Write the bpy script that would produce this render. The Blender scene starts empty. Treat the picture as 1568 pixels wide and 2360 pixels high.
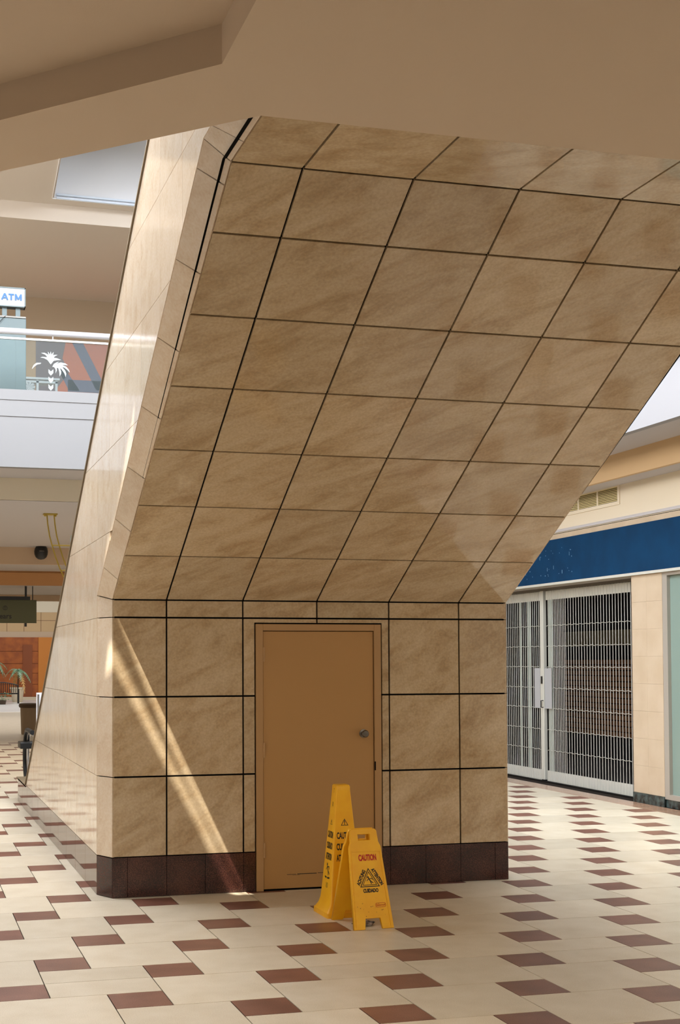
import bpy, bmesh, math, random
from mathutils import Vector, Matrix
random.seed(7)
SC = bpy.context.scene
COL = SC.collection

# ------------------------------------------------------------------ camera
def make_camera():
    yaw, pitch, roll = 0.252936, 0.035583, -0.00275
    c, s = math.cos(yaw), math.sin(yaw)
    R = Vector((c, -s, 0)); F = Vector((s, c, 0)); U = Vector((0, 0, 1))
    cp, sp = math.cos(pitch), math.sin(pitch)
    F2 = F * cp + U * sp; U2 = U * cp - F * sp
    cr, sr = math.cos(roll), math.sin(roll)
    R3 = R * cr + U2 * sr; U3 = U2 * cr - R * sr
    cam = bpy.data.cameras.new('camera'); o = bpy.data.objects.new('camera', cam)
    COL.objects.link(o)
    m = Matrix((R3, U3, -F2)).transposed().to_4x4(); m.translation = Vector((0, 0, 1.7962))
    o.matrix_world = m
    cam.sensor_fit = 'VERTICAL'; cam.sensor_height = 36; cam.sensor_width = 36
    cam.lens = 2993.6 / 2360 * 36
    cam.shift_x = (784 - 546.468) / 2360; cam.shift_y = (1417.232 - 1180) / 2360
    cam.clip_start = 0.1; cam.clip_end = 300
    SC.camera = o
make_camera()

# ------------------------------------------------------------------ world, light, exposure
SC.view_settings.view_transform = 'Standard'
try: SC.view_settings.look = 'None'
except Exception: pass
SC.view_settings.exposure = 0.0
SC.view_settings.gamma = 1.0
SC.view_settings.use_curve_mapping = False

w = bpy.data.worlds.new('world'); SC.world = w; w.use_nodes = True
bg = w.node_tree.nodes['Background']
bg.inputs[0].default_value = (1.0, 0.92, 0.80, 1); bg.inputs[1].default_value = 0.45

def add_light(name, kind, loc, direction, energy, color, size=None, size_y=None, angle=None, spread=None):
    l = bpy.data.lights.new(name, kind); o = bpy.data.objects.new(name, l); COL.objects.link(o)
    o.location = loc
    o.rotation_euler = Vector(direction).to_track_quat('-Z', 'Y').to_euler()
    l.energy = energy; l.color = color
    if kind == 'AREA':
        l.shape = 'RECTANGLE'; l.size = size; l.size_y = size_y
        if spread: l.spread = spread
    if angle is not None: l.angle = angle
    return o
SUN = Vector((0.9, 1.0, -2.485))          # direction the sunlight travels
add_light('sun', 'SUN', (-5, 0, 20), SUN, 9.0, (1.0, 0.93, 0.80), angle=math.radians(0.35))
# daylight under the glazed roof of the atrium, its left side and the far court; side fills are added
add_light('atrium_skylight', 'AREA', (3.55, 11.4, 9.5), (0, 0, -1), 2200, (0.89, 0.95, 1.04), 8.1, 8.4)
add_light('left_skylight', 'AREA', (-0.9, 12.6, 9.4), (0.35, 0, -1), 1350, (0.88, 0.95, 1.05), 1.2, 9.0)
add_light('left_upper_fill', 'AREA', (-8.6, 11.0, 7.6), (1, 0, -0.12), 1500, (0.97, 0.97, 1.0), 15, 3.2)  # added fill for the upper flank, no window is built there
add_light('left_low_fill', 'AREA', (-8.8, 6.5, 1.8), (1, 0, 0.05), 130, (1.0, 0.96, 0.90), 14, 3.2)  # added low fill from the left, the wall behind is closed
# fill lights added over the hall behind the camera and the corridor under the gallery
add_light('hall_fill', 'AREA', (2.0, -0.5, 4.26), (0, 0, -1), 540, (1.0, 0.86, 0.68), 12, 7)
add_light('corridor_fill', 'AREA', (3.0, 24.5, 3.70), (0, 0, -1), 300, (1.0, 0.95, 0.88), 9, 9, spread=2.1)
add_light('corridor_fill', 'AREA', (1.0, 38.0, 3.25), (0, 0, -1), 300, (1.0, 0.95, 0.88), 12, 11, spread=2.1)
add_light('far_skylight', 'AREA', (5.0, 52, 7.4), (0, 0, -1), 1000, (0.95, 0.97, 1.0), 12, 13)

# ------------------------------------------------------------------ helpers
def S(r, g, b):
    def f(v):
        v /= 255.0
        return v / 12.92 if v <= 0.04045 else ((v + 0.055) / 1.055) ** 2.4
    return (f(r), f(g), f(b), 1.0)

def mat(name, col, rough=0.6, metal=0.0, spec=0.5, bump=None, noise=None, col2=None, emis=None, trans=None):
    m = bpy.data.materials.new(name); m.use_nodes = True
    nt = m.node_tree; b = nt.nodes['Principled BSDF']
    b.inputs['Base Color'].default_value = col
    b.inputs['Roughness'].default_value = rough
    b.inputs['Metallic'].default_value = metal
    b.inputs['Specular IOR Level'].default_value = spec
    if emis:
        b.inputs['Emission Color'].default_value = emis[0]; b.inputs['Emission Strength'].default_value = emis[1]
    geo = nt.nodes.new('ShaderNodeNewGeometry')
    if noise:
        n = nt.nodes.new('ShaderNodeTexNoise'); n.inputs['Scale'].default_value = noise
        n.inputs['Detail'].default_value = 6
        nt.links.new(geo.outputs['Position'], n.inputs['Vector'])
        r = nt.nodes.new('ShaderNodeValToRGB')
        r.color_ramp.elements[0].position = 0.35; r.color_ramp.elements[1].position = 0.65
        r.color_ramp.elements[0].color = col2 or col; r.color_ramp.elements[1].color = col
        nt.links.new(n.outputs['Fac'], r.inputs['Fac']); nt.links.new(r.outputs['Color'], b.inputs['Base Color'])
    if bump:
        n = nt.nodes.new('ShaderNodeTexNoise'); n.inputs['Scale'].default_value = bump[0]
        nt.links.new(geo.outputs['Position'], n.inputs['Vector'])
        bp = nt.nodes.new('ShaderNodeBump'); bp.inputs['Strength'].default_value = bump[1]; bp.inputs['Distance'].default_value = 0.01
        nt.links.new(n.outputs['Fac'], bp.inputs['Height']); nt.links.new(bp.outputs['Normal'], b.inputs['Normal'])
    return m

def stone_mat(name, light, mid, dark, rough, vein=(1.0, -0.45, 0.62)):
    """polished quartzite: soft diagonal veins, each slab cut from another spot"""
    m = bpy.data.materials.new(name); m.use_nodes = True
    nt = m.node_tree; L = nt.links.new; b = nt.nodes['Principled BSDF']
    geo = nt.nodes.new('ShaderNodeNewGeometry'); oi = nt.nodes.new('ShaderNodeObjectInfo')
    mul = nt.nodes.new('ShaderNodeMath'); mul.operation = 'MULTIPLY'; mul.inputs[1].default_value = 41.0
    L(oi.outputs['Random'], mul.inputs[0])
    add = nt.nodes.new('ShaderNodeVectorMath'); add.operation = 'ADD'
    L(geo.outputs['Position'], add.inputs[0]); L(mul.outputs[0], add.inputs[1])
    mp = nt.nodes.new('ShaderNodeMapping'); mp.vector_type = 'TEXTURE'
    mp.inputs['Rotation'].default_value = Vector(vein).to_track_quat('X', 'Z').to_euler()
    mp.inputs['Scale'].default_value = (1 / 1.5, 1 / 6.5, 1 / 6.5)
    L(add.outputs[0], mp.inputs['Vector'])
    n1 = nt.nodes.new('ShaderNodeTexNoise'); n1.inputs['Scale'].default_value = 1.0
    n1.inputs['Detail'].default_value = 8; n1.inputs['Roughness'].default_value = 0.66; n1.inputs['Distortion'].default_value = 0.5
    L(mp.outputs[0], n1.inputs['Vector'])
    n2 = nt.nodes.new('ShaderNodeTexNoise'); n2.inputs['Scale'].default_value = 60; n2.inputs['Detail'].default_value = 3
    L(geo.outputs['Position'], n2.inputs['Vector'])
    r = nt.nodes.new('ShaderNodeValToRGB'); e = r.color_ramp.elements
    e[0].position = 0.26; e[0].color = dark; e[1].position = 0.74; e[1].color = light
    k = e.new(0.5); k.color = mid
    L(n1.outputs['Fac'], r.inputs['Fac'])
    mx = nt.nodes.new('ShaderNodeMix'); mx.data_type = 'RGBA'; mx.blend_type = 'OVERLAY'
    mx.inputs['Factor'].default_value = 0.28
    L(r.outputs['Color'], mx.inputs['A']); L(n2.outputs['Fac'], mx.inputs['B'])
    hs = nt.nodes.new('ShaderNodeHueSaturation')
    mr = nt.nodes.new('ShaderNodeMapRange'); mr.inputs['To Min'].default_value = 0.93; mr.inputs['To Max'].default_value = 1.07
    L(oi.outputs['Random'], mr.inputs['Value']); L(mr.outputs['Result'], hs.inputs['Value'])
    L(mx.outputs['Result'], hs.inputs['Color']); L(hs.outputs['Color'], b.inputs['Base Color'])
    b.inputs['Roughness'].default_value = rough
    return m

def granite_mat(name, c1, c2, c3, rough, scale=160):
    m = bpy.data.materials.new(name); m.use_nodes = True
    nt = m.node_tree; L = nt.links.new; b = nt.nodes['Principled BSDF']
    geo = nt.nodes.new('ShaderNodeNewGeometry'); oi = nt.nodes.new('ShaderNodeObjectInfo')
    n = nt.nodes.new('ShaderNodeTexNoise'); n.inputs['Scale'].default_value = scale; n.inputs['Detail'].default_value = 4
    L(geo.outputs['Position'], n.inputs['Vector'])
    n3 = nt.nodes.new('ShaderNodeTexNoise'); n3.inputs['Scale'].default_value = 5; n3.inputs['Detail'].default_value = 4
    L(geo.outputs['Position'], n3.inputs['Vector'])
    av = nt.nodes.new('ShaderNodeMix'); av.inputs['Factor'].default_value = 0.3
    L(n.outputs['Fac'], av.inputs['A']); L(n3.outputs['Fac'], av.inputs['B'])
    r = nt.nodes.new('ShaderNodeValToRGB'); e = r.color_ramp.elements
    e[0].position = 0.38; e[0].color = c1; e[1].position = 0.62; e[1].color = c3
    k = e.new(0.5); k.color = c2
    L(av.outputs['Result'], r.inputs['Fac'])
    hs = nt.nodes.new('ShaderNodeHueSaturation')
    mr = nt.nodes.new('ShaderNodeMapRange'); mr.inputs['To Min'].default_value = 0.9; mr.inputs['To Max'].default_value = 1.08
    L(oi.outputs['Random'], mr.inputs['Value']); L(mr.outputs['Result'], hs.inputs['Value'])
    L(r.outputs['Color'], hs.inputs['Color']); L(hs.outputs['Color'], b.inputs['Base Color'])
    b.inputs['Roughness'].default_value = rough
    return m

def glass_mat(name, tint, refl=0.08, rough=0.02, haze=0.0, hazecol=(0.7, 0.8, 0.8, 1)):
    m = bpy.data.materials.new(name); m.use_nodes = True
    nt = m.node_tree; L = nt.links.new
    nt.nodes.remove(nt.nodes['Principled BSDF']); out = nt.nodes['Material Output']
    t = nt.nodes.new('ShaderNodeBsdfTransparent'); t.inputs[0].default_value = tint
    g = nt.nodes.new('ShaderNodeBsdfGlossy'); g.inputs['Roughness'].default_value = rough
    fr = nt.nodes.new('ShaderNodeFresnel'); fr.inputs[0].default_value = 1.5
    mx = nt.nodes.new('ShaderNodeMixShader')
    L(fr.outputs[0], mx.inputs[0]); L(t.outputs[0], mx.inputs[1]); L(g.outputs[0], mx.inputs[2])
    last = mx
    if haze:
        d = nt.nodes.new('ShaderNodeBsdfDiffuse'); d.inputs[0].default_value = hazecol
        m2 = nt.nodes.new('ShaderNodeMixShader'); m2.inputs[0].default_value = haze
        L(mx.outputs[0], m2.inputs[1]); L(d.outputs[0], m2.inputs[2]); last = m2
    L(last.outputs[0], out.inputs[0])
    return m

M = {}
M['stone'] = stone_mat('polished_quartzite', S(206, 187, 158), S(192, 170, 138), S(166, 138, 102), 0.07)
M['stone_lit'] = stone_mat('polished_quartzite_lit', S(234, 218, 196), S(228, 209, 184), S(214, 190, 160), 0.09)  # same stone, lighter copy: light on flank and chamfers put into the colour
M['joint'] = mat('joint', S(7, 6, 5), 0.9, spec=0.1)
M['joint_side'] = mat('joint_side', S(120, 84, 58), 0.8)
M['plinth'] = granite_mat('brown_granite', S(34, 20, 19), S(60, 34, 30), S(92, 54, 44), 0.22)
M['plinth_lit'] = granite_mat('brown_granite_lit', S(70, 46, 38), S(100, 68, 54), S(126, 88, 70), 0.06)  # same granite, lighter copy: glare along the flank put into the colour
M['tile'] = granite_mat('beige_terrazzo', S(194, 178, 150), S(209, 195, 170), S(218, 206, 184), 0.36, 220)
M['accent'] = granite_mat('brown_terrazzo', S(84, 48, 37), S(116, 72, 56), S(140, 95, 77), 0.36, 200)
M['border'] = granite_mat('tan_terrazzo', S(150, 116, 92), S(168, 132, 106), S(180, 146, 120), 0.19, 200)
for k_ in ('tile', 'accent'): M[k_].node_tree.nodes['Principled BSDF'].inputs['Specular IOR Level'].default_value = 1.0
M['grout'] = mat('grout', S(34, 27, 22), 0.9, spec=0.1)
M['paint'] = mat('ceiling_paint', S(204, 184, 160), 0.85, bump=(180, 0.05))
M['paint_upper'] = mat('upper_ceiling_paint', S(204, 192, 178), 0.85)
M['paint_upper_wall'] = mat('upper_wall_paint', S(160, 140, 116), 0.8)
M['paint_tan'] = mat('tan_paint', S(205, 172, 128), 0.8)
M['paint_white'] = mat('white_paint', S(150, 148, 149), 0.7)
M['paint_fascia'] = mat('gallery_fascia_paint', S(133, 131, 130), 0.7)
M['paint_well'] = mat('light_well_paint', S(226, 227, 230), 0.7)
M['paint_cream'] = mat('cream_paint', S(228, 214, 188), 0.75)
M['paint_grey'] = mat('grey_soffit_paint', S(186, 180, 178), 0.8)
M['door'] = mat('door_paint', S(180, 138, 84), 0.42, bump=(90, 0.06))
M['doorframe'] = mat('door_frame_paint', S(178, 140, 94), 0.42)
M['steel'] = mat('brushed_steel', S(190, 190, 190), 0.3, 1.0)
M['steel_dark'] = mat('dull_steel', S(120, 116, 110), 0.35, 1.0)
M['black'] = mat('black_plastic', S(24, 24, 24), 0.4)
M['rubber'] = mat('black_rubber', S(18, 18, 18), 0.5)
M['yellow'] = mat('yellow_plastic', S(250, 190, 26), 0.42, noise=9, col2=S(244, 178, 20))
M['ink'] = mat('black_ink', S(28, 24, 20), 0.6)
M['ink_soft'] = mat('faded_ink', S(120, 86, 30), 0.6)
M['red'] = mat('red_ink', S(190, 30, 30), 0.6)
M['blue'] = mat('blue_sign_fabric', S(3, 52, 86), 0.85, spec=0.2, noise=3, col2=S(3, 46, 78))
M['residue'] = mat('glue_residue', S(120, 160, 190), 0.8)
M['gate'] = mat('gate_aluminium', S(206, 204, 194), 0.4, 0.25)
M['gate_plate'] = mat('gate_plate', S(198, 196, 184), 0.5, 0.1)
M['gate_panel'] = mat('gate_panel_plastic', S(150, 160, 150), 0.35)
M['shop_dark'] = mat('shop_dark', S(24, 20, 18), 0.9)
M['slat'] = mat('slatwall', S(150, 106, 72), 0.6)
M['shop_band'] = mat('shop_band', S(150, 140, 112), 0.7)
M['pillar'] = mat('pillar_tile', S(196, 176, 150), 0.35, noise=4, col2=S(188, 167, 140))
M['marble_black'] = mat('black_marble', S(24, 28, 28), 0.15, noise=14, col2=S(70, 84, 82))
M['alu'] = mat('window_aluminium', S(176, 168, 156), 0.4, 0.3)
M['teal_glass'] = mat('papered_window_glass', S(128, 146, 136), 0.12)
M['vent'] = mat('vent_paint', S(226, 206, 150), 0.6)
M['vent_dark'] = mat('vent_dark', S(70, 60, 24), 0.9)
M['rail_glass'] = glass_mat('rail_glass', (0.86, 0.92, 0.92, 1), haze=0.06)
M['decal'] = mat('frosted_decal', S(156, 160, 158), 0.6)
M['atm_teal'] = mat('kiosk_teal', S(100, 112, 112), 0.5)
M['atm_white'] = mat('kiosk_sign_white', S(168, 168, 168), 0.5)
M['atm_blue'] = mat('kiosk_letter_blue', S(50, 100, 150), 0.5)
M['mural_grey'] = mat('mural_grey', S(112, 92, 92), 0.7)
M['mural_red'] = mat('mural_orange', S(190, 96, 48), 0.7)
M['mural_blue'] = mat('mural_blue', S(92, 88, 110), 0.7)
M['mural_tan'] = mat('mural_tan', S(176, 140, 96), 0.7)
M['wood'] = mat('orange_wood', S(178, 96, 36), 0.5, noise=3, col2=S(150, 76, 30))
M['wood_mid'] = mat('mid_wood', S(140, 72, 32), 0.5)
M['wood_dark'] = mat('dark_wood', S(120, 62, 26), 0.5)
M['wood_light'] = mat('light_orange_wood', S(206, 128, 48), 0.5)
M['brown_paint'] = mat('brown_bulkhead', S(200, 174, 146), 0.8)
M['fascia_wood'] = mat('fascia_wood', S(150, 102, 52), 0.6)
M['brass'] = mat('brass', S(186, 160, 64), 0.45, 0.4)
M['lamp_glass'] = mat('blue_lamp_glass', S(190, 212, 220), 0.1)
M['signgreen'] = mat('green_sign', S(70, 70, 40), 0.5)
M['planter'] = mat('planter_cream', S(216, 200, 172), 0.7)
M['leaf'] = mat('palm_leaf', S(84, 128, 78), 0.5, noise=9, col2=S(150, 176, 150))
M['leaf_dry'] = mat('dry_leaf', S(206, 160, 96), 0.7)
M['trunk'] = mat('palm_trunk', S(120, 84, 52), 0.9)
M['bin'] = mat('bin_grey', S(156, 136, 114), 0.6)
M['bin_dark'] = mat('bin_dark', S(84, 66, 50), 0.6)
M['white_board'] = mat('white_board', S(232, 234, 240), 0.4)
M['rag'] = mat('dark_rag', S(30, 28, 28), 0.8, noise=30, col2=S(170, 160, 150))
M['cap'] = mat('bronze_trim', S(128, 110, 84), 0.5, 0.2)
M['step'] = mat('escalator_step', S(70, 70, 70), 0.5, 0.5)
M['glazing'] = mat('skylight_glazing', S(240, 244, 250), 0.5, emis=((0.92, 0.95, 1.0, 1), 1.2))
M['trim_blue'] = mat('skylight_trim', S(204, 214, 226), 0.5)

def link(name, me, m=None, parent=None, loc=None):
    o = bpy.data.objects.new(name, me); COL.objects.link(o)
    if m is not None and len(me.materials) == 0: me.materials.append(m)
    if loc is not None: o.location = loc
    if parent: o.parent = parent
    return o
def tag(o, label=None, cat=None, group=None, kind=None):
    if label: o['label'] = label
    if cat: o['category'] = cat
    if group: o['group'] = group
    if kind: o['kind'] = kind
    return o
def empty(name, loc, label=None, cat=None, group=None, kind=None, rz=0):
    o = bpy.data.objects.new(name, None); COL.objects.link(o); o.location = loc; o.rotation_euler = (0, 0, rz)
    o.empty_display_size = 0.1
    return tag(o, label, cat, group, kind)
def mesh(name, verts, faces):
    me = bpy.data.meshes.new(name); me.from_pydata([tuple(v) for v in verts], [], faces); me.update(); return me
class MB:
    def __init__(s): s.v = []; s.f = []
    def add(s, V, F):
        n = len(s.v); s.v += [tuple(v) for v in V]; s.f += [tuple(i + n for i in f) for f in F]; return s
    def box(s, x0, x1, y0, y1, z0, z1):
        V = [(x, y, z) for z in (z0, z1) for y in (y0, y1) for x in (x0, x1)]
        return s.add(V, [(0, 2, 3, 1), (4, 5, 7, 6), (0, 1, 5, 4), (2, 6, 7, 3), (0, 4, 6, 2), (1, 3, 7, 5)])
    def tube(s, pts, r, n=8, cap=True, flat=None):
        pts = [Vector(p) for p in pts]; rings = []
        for i, p in enumerate(pts):
            a = pts[max(i - 1, 0)]; b = pts[min(i + 1, len(pts) - 1)]; d = (b - a).normalized()
            u = d.orthogonal().normalized() if i == 0 else (rings_u - d * rings_u.dot(d)).normalized()
            rings_u = u; v = d.cross(u); rr = r[i] if isinstance(r, (list, tuple)) else r
            rings.append([p + (u * math.cos(2 * math.pi * k / n) + v * math.sin(2 * math.pi * k / n)) * rr for k in range(n)])
        V = [q for R_ in rings for q in R_]; F = []
        for i in range(len(rings) - 1):
            for k in range(n):
                F.append((i * n + k, i * n + (k + 1) % n, (i + 1) * n + (k + 1) % n, (i + 1) * n + k))
        if cap:
            F.append(tuple(range(n))[::-1]); F.append(tuple((len(rings) - 1) * n + k for k in range(n)))
        return s.add(V, F)
    def lathe(s, prof, c, n=24):
        V = []; F = []
        for r, z in prof:
            for k in range(n):
                a = 2 * math.pi * k / n; V.append((c[0] + r * math.cos(a), c[1] + r * math.sin(a), c[2] + z))
        for i in range(len(prof) - 1):
            for k in range(n):
                F.append((i * n + k, i * n + (k + 1) % n, (i + 1) * n + (k + 1) % n, (i + 1) * n + k))
        F.append(tuple(range(n))[::-1]); F.append(tuple((len(prof) - 1) * n + k for k in range(n)))
        return s.add(V, F)
    def prism(s, poly, d):
        n = len(poly); d = Vector(d); V = [Vector(p) for p in poly]; V += [p + d for p in V]
        F = [tuple(range(n)), tuple(range(2 * n - 1, n - 1, -1))]
        F += [(k, k + n, (k + 1) % n + n, (k + 1) % n) for k in range(n)]
        return s.add(V, F)
    def mesh(s, name='part', smooth=False):
        me = mesh(name, s.v, s.f)
        bm = bmesh.new(); bm.from_mesh(me); bmesh.ops.recalc_face_normals(bm, faces=bm.faces); bm.to_mesh(me); bm.free()
        if smooth:
            for p in me.polygons: p.use_smooth = True
            try: me.set_sharp_from_angle(angle=math.radians(40))
            except Exception: pass
        return me
    def build(s, name, m, parent=None, smooth=False, loc=None):
        """link as one object; vertices are given in the space of the parent (or the world), origin put at the middle"""
        c = Vector((0, 0, 0))
        for v in s.v: c += Vector(v)
        c /= max(len(s.v), 1)
        s.v = [tuple(Vector(v) - c) for v in s.v]
        return link(name, s.mesh(name, smooth), m, parent, c)
def bevel(o, w=0.004, seg=2):
    md = o.modifiers.new('bevel', 'BEVEL'); md.width = w; md.segments = seg; md.limit_method = 'ANGLE'; return o

def inset2(poly, d):
    """inset a polygon given CCW in 2D"""
    a = sum(poly[i][0] * poly[(i + 1) % len(poly)][1] - poly[(i + 1) % len(poly)][0] * poly[i][1] for i in range(len(poly)))
    if a < 0: poly = poly[::-1]
    n = len(poly); out = []
    for i in range(n):
        p0, p1, p2 = Vector(poly[i - 1]), Vector(poly[i]), Vector(poly[(i + 1) % n])
        e1 = (p1 - p0).normalized(); e2 = (p2 - p1).normalized()
        n1 = Vector((-e1.y, e1.x)); n2 = Vector((-e2.y, e2.x)); k = 1 + n1.dot(n2)
        q = p1 + (n1 + n2) * (d / max(k, 0.2)); out.append((q.x, q.y))
    return out
def clean2(poly, eps=1e-4):
    out = []
    for p in poly:
        if not out or (Vector(p) - Vector(out[-1])).length > eps: out.append(p)
    while len(out) > 1 and (Vector(out[0]) - Vector(out[-1])).length < eps: out.pop()
    # drop collinear points
    res = []
    for i in range(len(out)):
        a, b, c = Vector(out[i - 1]), Vector(out[i]), Vector(out[(i + 1) % len(out)])
        cr = (b.x - a.x) * (c.y - b.y) - (b.y - a.y) * (c.x - b.x)
        if abs(cr) > 1e-7: res.append(out[i])
    return res
def clip2(poly, x0, x1, y0, y1):
    def half(P, ax, v, sgn):
        out = []
        for i in range(len(P)):
            a, b = P[i - 1], P[i]; da = sgn * (a[ax] - v); db = sgn * (b[ax] - v)
            if (da >= 0) != (db >= 0):
                t = da / (da - db); out.append((a[0] + t * (b[0] - a[0]), a[1] + t * (b[1] - a[1])))
            if db >= 0: out.append(b)
        return out
    for ax, v, sg in ((0, x0, 1), (0, x1, -1), (1, y0, 1), (1, y1, -1)):
        poly = half(poly, ax, v, sg)
        if len(poly) < 3: return []
    return clean2(poly)
def area2(P): return abs(sum(P[i - 1][0] * P[i][1] - P[i][0] * P[i - 1][1] for i in range(len(P)))) / 2

def slab(name, poly, O, A, B, gap, thick, m, parent, ch=0.0012):
    """stone piece: 2D polygon in the plane O + a*A + b*B, outside is A x B; joints left open by half the gap all round"""
    O, A, B = Vector(O), Vector(A), Vector(B); N = A.cross(B).normalized()
    base = inset2(poly, gap / 2); top = inset2(base, ch)
    if len(base) < 3: return None
    n = len(base)
    V = [O + A * p[0] + B * p[1] for p in top] + [O + A * p[0] + B * p[1] - N * ch for p in base] + [O + A * p[0] + B * p[1] - N * thick for p in base]
    F = [tuple(range(n))]
    for r in (0, 1):
        F += [(r * n + (k + 1) % n, r * n + k, (r + 1) * n + k, (r + 1) * n + (k + 1) % n) for k in range(n)]
    c = sum(V, Vector()) / len(V)
    me = mesh(name, [v - c for v in V], F)
    return link(name, me, m, parent, c)

def curve_mesh(splines, extrude=0.0, bev=0.0, name='flat'):
    """filled flat shape (outer outline first, holes after) as a mesh lying in XY"""
    cu = bpy.data.curves.new(name, 'CURVE'); cu.dimensions = '2D'; cu.fill_mode = 'BOTH'
    cu.extrude = extrude; cu.bevel_depth = bev; cu.bevel_resolution = 1
    for pts in splines:
        sp = cu.splines.new('POLY'); sp.points.add(len(pts) - 1)
        for p, q in zip(sp.points, pts): p.co = (q[0], q[1], 0, 1)
        sp.use_cyclic_u = True
    o = bpy.data.objects.new(name, cu); me = bpy.data.meshes.new_from_object(o)
    bpy.data.objects.remove(o); bpy.data.curves.remove(cu); me.name = name
    return me
def text_mesh(txt, size, sx=1.0, bold=0.0, extrude=0.0003, align='CENTER', spacing=1.0):
    cu = bpy.data.curves.new('text', 'FONT'); cu.body = txt; cu.size = size; cu.align_x = align; cu.align_y = 'CENTER'
    cu.extrude = extrude; cu.offset = bold; cu.space_character = spacing; cu.resolution_u = 3
    o = bpy.data.objects.new('text', cu); me = bpy.data.meshes.new_from_object(o)
    bpy.data.objects.remove(o); bpy.data.curves.remove(cu)
    me.transform(Matrix.Diagonal((sx, 1, 1, 1))); return me
def place(name, me, m, parent, O, A, B, rot=0.0):
    """lay a flat XY mesh into the plane with axes A, B at O (parent space)"""
    A = Vector(A).normalized(); B = Vector(B).normalized(); N = A.cross(B)
    mt = Matrix((A, B, N)).transposed().to_4x4() @ Matrix.Rotation(rot, 4, 'Z'); mt.translation = Vector(O)
    me.materials.clear(); me.materials.append(m)
    o = bpy.data.objects.new(name, me); COL.objects.link(o); o.parent = parent; o.matrix_local = mt
    return o
def under(o, part):
    """make a placed part a sub-part of another part of the same thing, keeping it where it is"""
    o.parent = part; o.matrix_basis = part.matrix_basis.inverted() @ o.matrix_basis
    return o
def struct(name, mb, m, parent=None, label=None):
    o = mb.build(name, m, parent)
    if parent is None: o['kind'] = 'structure'
    if label: o['label'] = label
    return o

# ------------------------------------------------------------------ floor
F12 = 0.3048; F24 = 0.6096
X0, Y0 = 2.0015, 7.338           # corner of one brown tile
YJ = 7.35                        # expansion joint across the hall
XL, XR, YW = 1.560, 4.842, 9.8387
floor = struct('floor', MB().box(-9, 13, -9, 66, -0.20, -0.005), M['grout'], label='hopscotch floor of beige tiles and small brown tiles')
def tile_mesh(w_, h_, name):
    g = 0.0028; c = 0.0006
    V = [(g + c, g + c, 0), (w_ - g - c, g + c, 0), (w_ - g - c, h_ - g - c, 0), (g + c, h_ - g - c, 0)]
    V += [(g, g, -c), (w_ - g, g, -c), (w_ - g, h_ - g, -c), (g, h_ - g, -c)]
    V += [(g, g, -0.006), (w_ - g, g, -0.006), (w_ - g, h_ - g, -0.006), (g, h_ - g, -0.006)]
    F = [(0, 1, 2, 3)]
    for r in (0, 4): F += [(r + (k + 1) % 4, r + k, r + k + 4, r + (k + 1) % 4 + 4) for k in range(4)]
    return mesh(name, [(x - w_ / 2, y - h_ / 2, z) for x, y, z in V], F)
fl = floor.location
tile_cache = {}
pieces = {'tile': [], 'accent_tile': []}
XB = 8.70                          # the tan border along the shop fronts starts here
def footprint(x0, x1, y0, y1): return x0 > 1.50 and x1 < 4.90 and y0 > 9.86 and y1 < 17.2
def visible(x, y):
    c, s = math.cos(0.252936), math.sin(0.252936)
    wv = x * s + y * c; r = x * c - y * s
    if wv < 1: return False
    px = 546.468 + 2993.6 * r / wv; py = 1523.5 + 2993.6 * 1.796 / wv
    return -130 < px < 1700 and py < 2470
def add_piece(kind, x0, x1, y0, y1):
    if footprint(x0, x1, y0, y1) or x0 > XB: return
    x1 = min(x1, XB)
    if x1 - x0 < 0.03: return
    parts = [(y0, YJ), (YJ, y1)] if (y0 + 0.05 < YJ < y1 - 0.05) else [(y0, y1)]
    for a, b in parts: pieces[kind].append((x0, x1, a, b))
for i in range(-40, 130):
    for j in range(-60, 60):
        x = X0 + i * F12 + j * F24; y = Y0 + i * F24 - j * F12
        if not (-6 < x < 9.3 and 2.5 < y < 30): continue
        add_piece('accent_tile', x, x + F12, y - F12, y)
        add_piece('tile', x + F12, x + F12 + F24, y - F12, y - F12 + F24)
def put_tiles(kind, m, stuffname):
    P = pieces[kind]
    vis = sorted((p for p in P if visible((p[0] + p[1]) / 2, (p[2] + p[3]) / 2)), key=lambda p: p[2])
    near = vis[:298]; ns = set(near); rest = [p for p in P if p not in ns]
    for p in near:
        k = (round(p[1] - p[0], 3), round(p[3] - p[2], 3), kind)
        if k not in tile_cache:
            tile_cache[k] = tile_mesh(k[0], k[1], kind); tile_cache[k].materials.append(m)
        link(kind, tile_cache[k], None, floor, Vector(((p[0] + p[1]) / 2, (p[2] + p[3]) / 2, 0)) - fl)
    V = []; F = []
    for p in rest:
        g = 0.0022; n = len(V)
        V += [(p[0] + g, p[2] + g, 0), (p[1] - g, p[2] + g, 0), (p[1] - g, p[3] - g, 0), (p[0] + g, p[3] - g, 0)]
        F.append((n, n + 1, n + 2, n + 3))
    o = link(stuffname, mesh(stuffname, [Vector(v) - fl for v in V], F), m, floor); o['kind'] = 'stuff'
put_tiles('tile', M['tile'], 'far_tiles')
put_tiles('accent_tile', M['accent'], 'far_accent_tiles')
y = 5.2
while y < 30:                                                    # border along the shop fronts
    slab('border_tile', [(XB, y), (XB + 0.325, y), (XB + 0.325, y + F24), (XB, y + F24)], -fl, (1, 0, 0), (0, 1, 0), 0.004, 0.006, M['border'], floor)
    y += F24
# plain polished field of the far corridor, too far to tell the tiles apart
far_field = MB().box(-9, 12, 29.4, 47, -0.004, -0.0005).build('corridor_field', M['tile'], None)
far_field.location -= fl; far_field.parent = floor
far_court = MB().box(-9, 12, 47, 66, -0.004, -0.0005).build('court_field', mat('court_floor', S(226, 222, 216), 0.3), None)
far_court.location -= fl; far_court.parent = floor

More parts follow.
